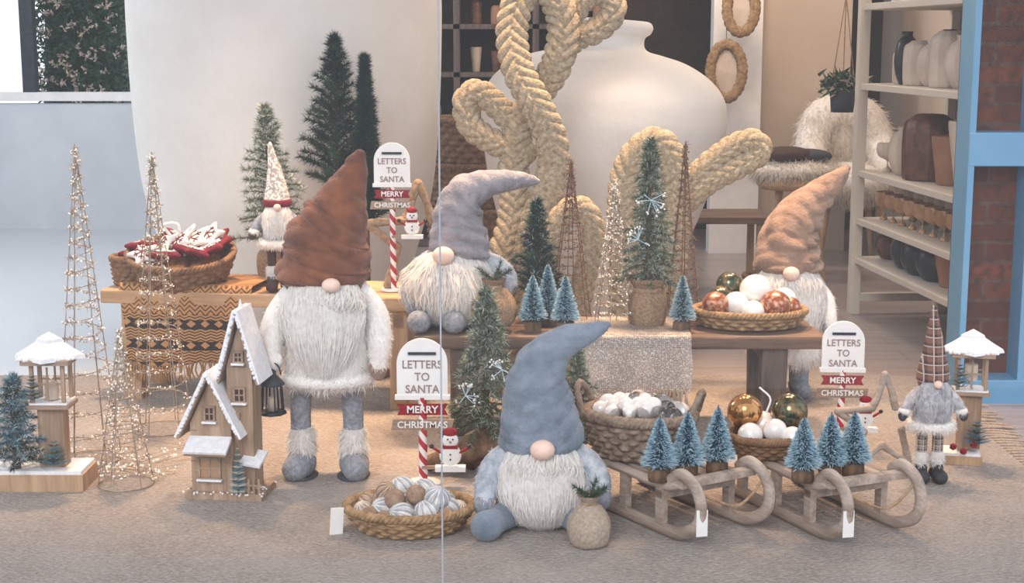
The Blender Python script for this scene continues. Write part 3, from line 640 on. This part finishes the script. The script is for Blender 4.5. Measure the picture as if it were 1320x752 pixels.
def yarn(b,c,r,m1,m2,tilt):
    b.ball(c,r*.94,m1,20); rt=rotm(tilt)
    for i in range(10):
        a=i*pi/10; A=np.linspace(0,2*pi,30,endpoint=False); P=np.column_stack([np.cos(A)*math.cos(a),np.cos(A)*math.sin(a),np.sin(A)])@rt.T*r*.97+np.array(c); b.tube(P,r*.075,m2 if i%2 else m1,6,closed=True)
lay=[(-.125,-.0,.05,.026,3),(-.115,.05,.055,.028,4),(-.1,-.055,.052,.027,5),(-.06,-.085,.05,.027,5),(-.065,-.03,.06,.036,0),(-.07,.035,.065,.034,4),(-.02,.06,.07,.034,0),(-.015,-.075,.058,.036,0),(0,-.005,.075,.036,3),(.045,.045,.07,.036,0),(.05,-.06,.06,.036,0),(.1,-.02,.06,.035,0),(.09,.04,.06,.033,0),(.13,.0,.05,.028,3),(-.02,.015,.105,.034,0),(.04,.01,.1,.034,0),(-.06,-.0,.1,.03,4),(.02,-.035,.105,.027,5),(.075,-.035,.095,.034,0),(-.035,-.045,.095,.028,5),(.1,-.07,.055,.026,5),(0,.09,.06,.03,4)]
for (x,y,z,r,kk) in lay:
    tl=rng.uniform(-.9,.9,3)
    if kk==0: yarn(b,(x,y,z),r,knw,ylt,tl)
    elif kk==3: yarn(b,(x,y,z),r,knw,ybr,tl)
    elif kk==4: yarn(b,(x,y,z),r,ybr,knt,tl)
    else: b.ball((x,y,z),r,knt,18)
b.box((-.19,-.05,.03),(.035,.003,.09),whitem,rot=(.1,.05,.3)); b.build()
b=B('basket_of_large_baubles',(.795,4.86,.362)); basket(b,.19,.135,.055,straw,4,20,.75)
heap(b,[(-.09,.03,.085),(-.12,-.05,.08),(-.05,-.04,.08),(.02,-.0,.12),(.075,-.065,.08),(.0,-.08,.06),(.12,.03,.08),(-.02,.07,.07),(.13,-.04,.07),(-.06,.06,.13)],[.048,.045,.043,.055,.052,.04,.045,.045,.035,.045],[greenb,copperb,pearl,pearl,copperb,pearl,pearl,pearl,copperb,greenb],24); b.build()
b=B('wicker_basket_of_glass_baubles',(.355,3.99,.162),-.35); basket(b,.155,.12,.12,wickg,7,18,.7,.012,.009)
for s in (-1,1): b.tube([(s*.145,-.06,.115),(s*.17,-.035,.175),(s*.175,0,.195),(s*.17,.035,.175),(s*.145,.06,.115)],.009,wickg,8,n=20,mod=(3,.15,90))
pts=[(.12*math.sqrt((i+.5)/30)*math.cos(i*2.4),.088*math.sqrt((i+.5)/30)*math.sin(i*2.4),.115+.035*(1-i/30)+rng.uniform(0,.01)) for i in range(30)]
heap(b,pts,list(rng.uniform(.021,.029,30)),[pearl,glassm,pearl,glassm,pearl],16); b.ball((0,0,.07),(.12,.09,.04),burlap2); b.build()
b=B('basket_of_metallic_baubles',(.71,4.0,.162)); basket(b,.105,.09,.055,wick,5,16,.75)
heap(b,[(-.055,.03,.115),(.07,.03,.115),(-.05,-.04,.065),(.02,-.03,.075),(.065,-.05,.06),(.0,.05,.07)],[.05,.052,.035,.034,.032,.04],[goldb,greenb,pearl,pearl,pearl,pearl],24)
b.tube([(.0,.0,.12),(.01,0,.16),(-.02,0,.19)],.003,whitem,6,n=8); b.build()
def star(b,c,r,mat,rot,th=.02,flake=None):
    pts=[]
    for i in range(10): q=r if i%2==0 else r*.55; a=i*pi/5+pi/2; pts.append((q*math.cos(a),q*math.sin(a)))
    P=sm([(x,y,0) for x,y in pts],60,True); R=rotm(rot); sc=[(0.02,-.5),(.7,-.45),(.95,-.2),(1,0),(.95,.2),(.7,.45),(0.02,.5)]
    G=np.array([[ (p[0]*s,p[1]*s,h*th) for p in P] for s,h in sc])@R.T+np.array(c); b.grid(G,mat,cap=False)
    if flake:
        for i in range(3):
            a=i*pi/3+.2; e=np.array([math.cos(a),math.sin(a),0])*r*.5
            b.tube([(-e+[0,0,th*.5])@R.T+c,(np.array([0,0,th*.53]))@R.T+c,(e+[0,0,th*.5])@R.T+c],.0022,flake,5)
            for s in (-1,1):
                m=e*s*.62; q=np.array([-e[1],e[0],0])*.3
                b.tube([(m+q+e*s*.2+[0,0,th*.5])@R.T+c,(m+[0,0,th*.5])@R.T+c,(m-q+e*s*.2+[0,0,th*.5])@R.T+c],.002,flake,5)
b=B('basket_of_knitted_stars',(-1.2,5.32,.445)); b.place((0,0,.0),(.32,0,0)); basket(b,.195,.15,.11,wick,6,22,.7)
for i,(x,y,z,m,r) in enumerate([(-.13,.02,.125,redk,.075),(-.02,.07,.13,redk,.08),(.12,.06,.13,redk,.075),(-.06,-.01,.14,felt_white,.075),(.04,.03,.145,felt_white,.085),(.12,-.02,.14,redk,.085),(-.12,-.06,.135,felt_white,.06),(-.03,-.09,.145,redk,.07),(.06,-.07,.15,redk,.075),(.10,.05,.155,felt_white,.065),(.01,-.02,.165,felt_white,.06)]):
    star(b,np.array((x,y,z)),r,m,(rng.uniform(.25,.7),rng.uniform(-.25,.25),rng.uniform(0,6)),.03,redk if m is felt_white else felt_white)
b.tube([(-.03,0,.18),(-.05,0,.22),(0,0,.225),(.01,-.01,.18),(.05,-.02,.2),(.06,0,.22),(.03,0,.19)],.006,felt_white,8,n=30)
b.build()
b=B('small_wicker_basket',(-1.395,5.36,.422)); basket(b,.075,.075,.1,wick,6,14,.8); star(b,np.array((0,-.01,.11)),.05,redk,(.3,0,.4),.03,felt_white); b.build()
def drape(b,w,top,drop,mat,yoff=-.0,fr=True,amp=.012,nf=60,frm=None,seed=2,thick=.006):
    g=np.random.default_rng(seed); U=np.linspace(-w/2,w/2,50); S=np.concatenate([np.linspace(-top,0,14),np.linspace(0,drop,40)[1:]])
    R=np.zeros((len(S),50,3)); 
    for i,s in enumerate(S):
        f=max(0,s/drop); fold=amp*f*(np.sin(U*38+1)+.6*np.sin(U*70+2))
        wx=U*(1-.06*f)+.02*f*np.sin(3*f)
        if s<=0: y=np.full(50,-s); z=np.full(50,.004)
        else: y=-.014-fold-.02*f; z=np.full(50,-s)+.012*np.sin(U*14)*f
        R[i]=np.stack([wx,y+0*U,z],-1)
    b.grid(R[::-1],mat,closed=False); R2=R+np.array([0,.004,-.003]); b.grid(R2,mat,closed=False)
    if fr:
        for j in range(nf):
            q=R[-1][int(j*49/nf)]+np.array([g.uniform(-.004,.004),0,0]); b.tube([q,q+np.array([g.uniform(-.01,.01),g.uniform(-.01,.0),-.03]),q+np.array([g.uniform(-.015,.015),-.005,-.06])],[.003,.0035,.0015],frm or mat,5,n=5)
b=B('block_print_throw',(-1.17,5.22,.44),-.16); drape(b,.5,.26,.28,bohom,nf=60,frm=M('tan_fringe',(.38,.2,.08),None,60,.9)); b.build()
def netm():
    n=NT('glitter_net_cloth'); x,y,z=n.sep(); a=n.math('FRACT',n.math('MULTIPLY',x,150)); c=n.math('FRACT',n.math('MULTIPLY',z,150))
    h=n.math('MAXIMUM',n.math('GREATER_THAN',a,.45),n.math('GREATER_THAN',c,.55)); col=n.mix(n.ramp(n.noise(220),.5,.6),(.4,.34,.3),(.95,.92,.88)); n.bump(n.noise(150),.6)
    return n.fin(col,.35,.3,Alpha=n.math('MAXIMUM',n.math('MULTIPLY',h,.62),.15))
b=B('silver_net_table_runner',(.395,4.685,.366)); drape(b,.37,.3,.19,netm(),amp=.006,nf=70,frm=burlap2); b.build()
# ---------------------------------------------------------------- rustic stars
def rstar(name,loc,r,mat,th=.014,tilt=0,rot=0):
    b=B(name,loc,rot); b.place((0,0,r*.83+th),(-tilt,0,0)); pts=[((r if i%2==0 else r*.42)*math.cos(i*pi/5+pi/2),(r if i%2==0 else r*.42)*math.sin(i*pi/5+pi/2)) for i in range(10)]
    for i in range(10):
        a,c=pts[i],pts[(i+1)%10]; b.tube([(a[0],0,a[1]),((a[0]+c[0])/2+rng.uniform(-.004,.004),.0,(a[1]+c[1])/2),(c[0],0,c[1])],[th,th*.85,th],mat,9,n=8,mod=(4,.1,60))
    return b
rstar('twig_star_decoration',(1.13,4.36,.012),.155,sledm,.012,rot=.2).build()
rstar('rope_star_decoration',(-.335,5.26,.422),.2,ropem,.016,rot=.3).build()
# ---------------------------------------------------------------- house
b=B('driftwood_christmas_house',(-.815,4.12,.012),-.12)
b.box((.0,0,.01),(.225,.15,.02),driftz)
b.box((-.035,0,.12),(.12,.12,.2),driftz)
def roof(b,cx,y0,y1,zb,zt,hw,th,mat,sn):
    for s in (-1,1):
        a=math.atan2(zt-zb,hw); L=math.hypot(hw,zt-zb)+.02; c=(cx+s*hw/2,(y0+y1)/2,(zb+zt)/2)
        b.box(c,(L,y1-y0,th),mat,rot=(0,s*a,0)); b.box((c[0]+s*th*.9*math.sin(a),c[1],c[2]+th*.9*math.cos(a)),(L*1.0,y1-y0+.008,th*.9),sn,rot=(0,s*a,0))
        P,_=b.sample(np.array([[(cx,y0-.004,zt+.008),(cx+s*hw,y0-.004,zb+.004)],[(cx,y0+.01,zt+.014),(cx+s*hw,y0+.01,zb+.01)]]),110); b.beads(P,rng.uniform(.003,.007,110),sn)
b.prism([(-.095,.22),(.025,.22),(-.035,.345)],-.06,.06,driftz); roof(b,-.035,-.085,.07,.19,.36,.085,.008,drift,snow)
b.box((.045,.01,.2),(.075,.085,.36),driftz)
b.prism([(.0075,.38),(.0825,.38),(.045,.5)],-.03,.05,driftz); roof(b,.045,-.055,.07,.345,.535,.055,.008,drift,snow)
b.lathe([(.014,0),(.009,.02),(.001,.05)],snow,12,c=(.045,0,.522))
b.box((-.035,-.09,.165),(.125,.07,.01),snow,rot=(.45,0,0)); b.box((-.035,-.088,.158),(.12,.07,.008),drift,rot=(.45,0,0))
dk=M('dark_window_recess',(.05,.03,.025),None,5,.8); wl=M('warm_brown_pane',(.4,.24,.14),None,5,.6)  # flat window panes: small ones dark, the large one warm brown
for (x,y,z,ww,h) in [(-.04,-.062,.09,.06,.06),(-.035,-.062,.25,.028,.04),(.045,-.034,.3,.03,.04),(.045,-.034,.41,.024,.03),(.03,-.034,.23,.022,.03)]:
    b.box((x,y,z),(ww,.004,h),dk if ww<.05 else wl); 
    for s in (-1,1): b.box((x+s*ww/2,y-.002,z),(.006,.008,h+.008),drift); b.box((x,y-.002,z+s*h/2),(ww+.008,.008,.006),drift)
    b.box((x,y-.002,z),(.004,.006,h),drift); b.box((x,y-.002,z),(ww,.006,.004),drift); b.box((x,y-.006,z-h/2-.004),(ww+.014,.016,.006),snow)
for i in range(6): b.box((-.085,-.0,.05+i*.03),(.022,.122,.004),drift)
for x in (.06,.075,.09,.105): b.box((x,-.07,.04),(.007,.004,.05),driftz)
b.box((.083,-.07,.045),(.06,.006,.005),driftz); b.box((.08,-.03,.115),(.06,.08,.01),snow,rot=(.3,.15,0))
for i in range(16): 
    z=.03+i*.009; n=60; a=rng.uniform(0,6.28,n); b.strands(np.tile([.05,-.085,z],(n,1)),np.column_stack([np.cos(a),np.sin(a),0*a+.2]),.03*(1-i/17),.002,bluen if i%2 else flock,k=1)
P,_n=b.sample(np.array([[(-.12,-.09,.02),(.12,-.09,.02)],[(-.12,.07,.02),(.12,.07,.02)]]),90); b.beads(P,.004,snow)
b.build(.0015)
# lantern houses
def lamp(loc,h,wide=False,rot=0):
    b=B('snowy_lantern_post',loc,rot); s=h/.46
    if wide:
        b.box((-.03*s,0,.025*s),(.30*s,.15*s,.05*s),wood_lz); b.box((-.03*s,0,.055*s),(.29*s,.14*s,.012*s),snow)
    else: b.box((0,0,.015*s),(.13*s,.11*s,.03*s),wood_lz); b.box((0,0,.034*s),(.12*s,.1*s,.01*s),snow)
    b.box((.02*s,0,.15*s),(.075*s,.055*s,.2*s),driftz); b.box((.02*s,0,.245*s),(.12*s,.1*s,.012*s),drift); b.box((.02*s,0,.254*s),(.11*s,.09*s,.006*s),snow)
    for x in (-1,1):
        for y in (-1,1): b.box(((.02+x*.045)*s,y*.037*s,.315*s),(.011*s,.011*s,.115*s),driftz)
        b.box(((.02)*s,x*.037*s,.312*s),(.08*s,.002,.006*s),driftz)
        b.box(((.02)*s,x*.037*s,.312*s),(.006*s,.003,.1*s),driftz)
    b.lathe([(.001,.26),(.02,.26),(.02,.31),(.001,.315)],cream,12,c=(.02*s,0,0))
    b.beads([[.02*s,0,.325*s]],.007,bead)
    b.box((.02*s,0,.378*s),(.14*s,.12*s,.014*s),drift); b.lathe([(.105*s,.382*s),(.1*s,.394*s),(.065*s,.415*s),(.04*s,.432*s),(.038*s,.44*s),(.001,.46*s)],snow,4,c=(.02*s,0,0),sy=.85,smooth=False)
    P=np.column_stack([rng.uniform(-.06,.1,160)*s,rng.uniform(-.065,.065,160)*s,.388*s+0*rng.random(160)]); b.beads(P,rng.uniform(.003,.008,160),snow)
    for c,R in (((.04*s,-.07*s,.08*s),.05),((-.02*s,-.05*s,.27*s),.04)):
        for i in range(7): 
            n=45; a=rng.uniform(0,6.28,n); b.strands(np.tile([c[0],c[1],c[2]+i*.011],(n,1)),np.column_stack([np.cos(a),np.sin(a),0*a+.3]),R*(1-i/8),.0025,green if i%2 else bluen,k=1)
    if not wide: b.beads([[-.03,-.06,.06],[.03,-.06,.07],[.0,-.07,.05]],.012,redm)
    return b.build(.0015)
lamp((-1.365,4.2,.012),.46,True,.0); lamp((1.40,4.45,.012),.42,False,-.2)
fir('frosted_blue_fir',(-1.445,4.16,.07),.27,.09,bluen,green_d,.02,80,120,.25,.022,.0025,None,lift=.1).build()
# ---------------------------------------------------------------- shelf unit with pottery
shm=M('cream_shelf_paint',(.68,.62,.54),(.64,.58,.5),3,.6)
ang=math.atan2(-.997,.079); b=B('open_shelf_unit',(1.66,7.06,0),ang)
for x in (0,1.4):
    for y in (0,.44): b.box((x,y,1.1),(.05,.05,2.2),shm)
    b.box((x,.22,.08),(.04,.44,.04),shm)
for z in [.28,.47,.70,1.11,1.48,1.85]: b.box((.7,.22,z-.015),(1.42,.46,.03),shm)
b.box((.7,.46,1.1),(1.42,.012,2.2),M('shelf_back_panel',(.26,.21,.18),None,3,.8)); shelf=b.build(.003)
def vase(b,x,y,z,r,h,mat,kind=0):
    P={0:[(.001,0),(.5,0),(.9,.25),(1,.5),(.8,.8),(.45,.92),(.5,1),(.4,.98)],1:[(.001,0),(.6,0),(.75,.3),(.9,.7),(1,1),(.9,.98),(.6,.3)],2:[(.001,0),(.8,0),(1,.1),(1,.8),(.7,.95),(.5,1),(.4,.97)],3:[(.001,0),(.4,0),(.35,.1),(.1,.2),(.1,.4),(.8,.55),(1,.8),(.95,1),(.85,.98),(.3,.55)]}[kind]
    b.lathe([(p*r,q*h) for p,q in P],mat,36,c=(x,y,z),n=26,mod=(12,.05) if (mat is cream or mat is brownc) else None)
b=B('pottery_collection')
for x,y,m,r,h,kd in [(.1,.14,brownc,.07,.14,0),(.25,.16,pink,.07,.15,0),(.4,.12,blackc,.08,.165,0),(.58,.11,blackc,.085,.165,0),(.76,.12,blackc,.09,.165,0),(.93,.12,pink,.07,.13,1),(1.08,.14,pink,.06,.14,0),(1.25,.16,brownc,.06,.12,0),(.15,.32,brownc,.07,.16,0),(.33,.32,brownc,.07,.16,0),(.5,.32,blackc,.08,.16,0),(.68,.32,blackc,.08,.16,2),(.86,.32,blackc,.08,.16,0),(1.05,.32,brownc,.08,.16,0),(1.22,.32,blackc,.08,.16,0)]: vase(b,x,y,.28,r,h,m,kd)
for x in np.arange(.1,1.3,.13): vase(b,x,.1,.47,.045,.13,amber,3); vase(b,x+.06,.22,.47,.045,.15,cream,3); vase(b,x+.02,.34,.47,.05,.17,brownc,2)
for x,y,m,r,h,kd in [(.12,.1,cream,.05,.13,3),(.3,.12,cream,.075,.22,0),(.55,.14,brownc,.11,.29,2),(.8,.14,pink,.08,.2,1),(1.0,.16,cream,.1,.27,1),(1.22,.16,pink,.08,.3,0),(.4,.34,pink,.07,.25,0),(.18,.32,brownc,.07,.2,0),(.72,.34,cream,.08,.28,0),(.95,.36,brownc,.07,.3,2)]: vase(b,x,y,.70,r,h,m,kd)
for x,y,m,r,h,kd in [(.12,.16,cream,.05,.16,2),(.26,.12,blackc,.055,.24,0),(.4,.14,cream,.075,.2,2),(.57,.14,cream,.075,.2,0),(.74,.14,cream,.08,.24,2),(.92,.14,cream,.08,.22,0),(1.12,.16,whitem,.09,.24,1),(.2,.34,brownc,.06,.25,0),(.34,.34,pink,.06,.22,0),(.48,.34,pink,.06,.25,0),(.66,.34,cream,.06,.27,2),(.84,.34,brownc,.07,.28,0)]: vase(b,x,y,1.11,r,h,m,kd)
for x in np.arange(.1,1.3,.12): vase(b,x,.14,1.48,.045,.11,whitem,2); vase(b,x,.3,1.48,.05,.14,cream,2)
b.build(parent=shelf)
# ---------------------------------------------------------------- blue column with brick panels
bl=M('blue_frame_paint',(.16,.36,.56),(.13,.31,.5),3,.45)
def brickm():
    n=NT('red_brick'); br=n.t.nodes.new('ShaderNodeTexBrick'); n.set(br.inputs['Vector'],n.map((1,1,1),(pi/2,0,0)))
    for k,v in (('Scale',1),('Brick Width',.22),('Row Height',.072),('Mortar Size',.007)): br.inputs[k].default_value=v
    br.inputs['Color1'].default_value=(.2,.06,.03,1); br.inputs['Color2'].default_value=(.1,.032,.02,1); br.inputs['Mortar'].default_value=(.12,.075,.055,1)
    n.bump(br.outputs['Fac'],.5,-.01); return n.fin(n.mix(n.ramp(n.noise(30),.4,.7),br.outputs[0],(.075,.03,.024)),.9)
b=B('wall_right_pillar',(1.63,5.33,0)); b.box((.22,.09,1.5),(.42,.1,3.0),brickm())
b.box((.006,0,1.5),(.024,.16,3.0),bl); b.box((.235,0,1.5),(.045,.16,3.0),bl); b.box((.12,0,.04),(.25,.17,.09),bl); b.box((.12,0,.925),(.25,.165,.12),bl); b.box((.4,-.02,1.5),(.28,.14,3.0),bl); b.build(.004)
# ---------------------------------------------------------------- background furniture
simple('partition_wall',(1.75,9.3,1.55),(.7,.1,3.1),wallb); simple('trim_1',(1.38,9.2,1.55),(.3,.14,3.1),whitem)
for i,(x,z,r) in enumerate(((1.28,1.13,.16),(1.36,1.5,.14))):
    b=B('woven_wall_mirror',(x,8.9,z)); A=np.linspace(0,2*pi,80,endpoint=False); b.tube(np.column_stack([r*np.cos(A)*.6,0*A,r*np.sin(A)]),.03,straw,10,closed=True,flat=.4,fixed=True,mod=(4,.2,100))
    b.ball((0,.01,0),(r*.5,.005,r*.85),cream,24); b.tube([(0,.02,r),(0,.05,r+.3)],.003,ropem,5); b.tube([(0,.05,0),(0,.24,0)],.006,metal_d,5); b.build()
b=B('stool_with_sheepskin',(1.58,8.2,0)); b.lathe([(.001,.5),(.2,.5),(.22,.53),(.2,.56),(.001,.56)],wood_l,32); R=b.ball((0,0,.6),(.25,.2,.06),felt_white,30); b.fur(R,5000,.05,.006,fur_cream,out=.6,down=.5)
for a in range(4): an=a*pi/2+.6; b.tube([(.12*math.cos(an),.12*math.sin(an),.5),(.24*math.cos(an),.24*math.sin(an),0.0)],[.022,.016],wood_lz,10)
b.ball((-.06,-.03,.69),(.15,.11,.045),brownknit); b.ball((.06,.0,.68),(.14,.11,.04),mittg); b.build()
b=B('fur_armchair',(2.0,8.75,0)); 
R=b.ball((0,0,.48),(.28,.26,.12),felt_white,30); b.fur(R,4000,.05,.006,fur_cream); 
R=b.tube([(-.22,-.1,.55),(-.2,.12,.7),(-.1,.2,.85),(.1,.2,.85),(.2,.12,.7),(.22,-.1,.55)],[.08,.1,.13,.13,.1,.08],felt_white,16,n=24); b.fur(R,5000,.05,.006,fur_cream)
R=b.ball((0,.18,.75),(.2,.1,.22),felt_white,24); b.fur(R,3000,.05,.006,fur_cream)
for x in (-.2,.2):
    for y in (-.18,.18): b.tube([(x*.7,y*.7,.42),(x,y,0)],[.022,.015],wood_lz,10)
b.build()
b=B('hanging_planter',(1.78,8.0,1.05)); b.lathe([(.001,-.12),(.06,-.12),(.07,0),(.06,0)],mittg,20); p=rng.normal(size=(300,3))*np.array([.05,.04,.02])+np.array([0,0,.03]); b.strands(p,rng.normal(size=(300,3))+np.array([0,0,.3]),.06,.02,green,k=2); b.strands(p[:120],rng.normal(size=(120,3)),.06,.02,cream,k=2); b.tube([(0,0,0),(0,0,2.05)],.003,ropem,5)
for s in (-1,1): b.tube([(s*.065,0,0),(0,0,.5)],.003,ropem,5)
b.build()
b=B('dark_display_cabinet',(-.35,9.6,0)); 
for x in (-.5,0,.5,1.0): b.box((x,0,1.2),(.04,.35,2.4),wood_dz)
for z in (.02,.45,.8,1.1,1.4,1.7,2.4): b.box((.25,0,z),(1.5,.35,.03),wood_dz)
b.box((.25,.17,1.2),(1.5,.02,2.4),walld)
for z in (.815,1.115,1.415,1.715):
    for x in np.arange(-.4,.95,.13): 
        if abs(x)>.04 and abs(x-.5)>.05: vase(b,x,-.05,z,.035,.11+.05*rng.random(),[amber,cream,pink,brownc][rng.integers(0,4)],int(rng.integers(0,3)))
b.build()
b=B('stacked_wicker_baskets',(-.2,7.6,0))
for i in range(4): b.place((0,0,.0+i*.23)); basket(b,.24,.22,.22,wick,7,20,.85,.014,.01)
b.build()
b=B('wooden_display_table',(1.08,7.7,0)); b.box((0,0,.4),(.5,.4,.035),wood_d)
for x in (-.2,.2):
    for y in (-.15,.15): b.box((x,y,.2),(.035,.035,.38),wood_lz)
b.build(.003)
b=B('round_rattan_basket',(1.30,7.35,0)); basket(b,.13,.13,.14,wick,6,18,.8); b.build()
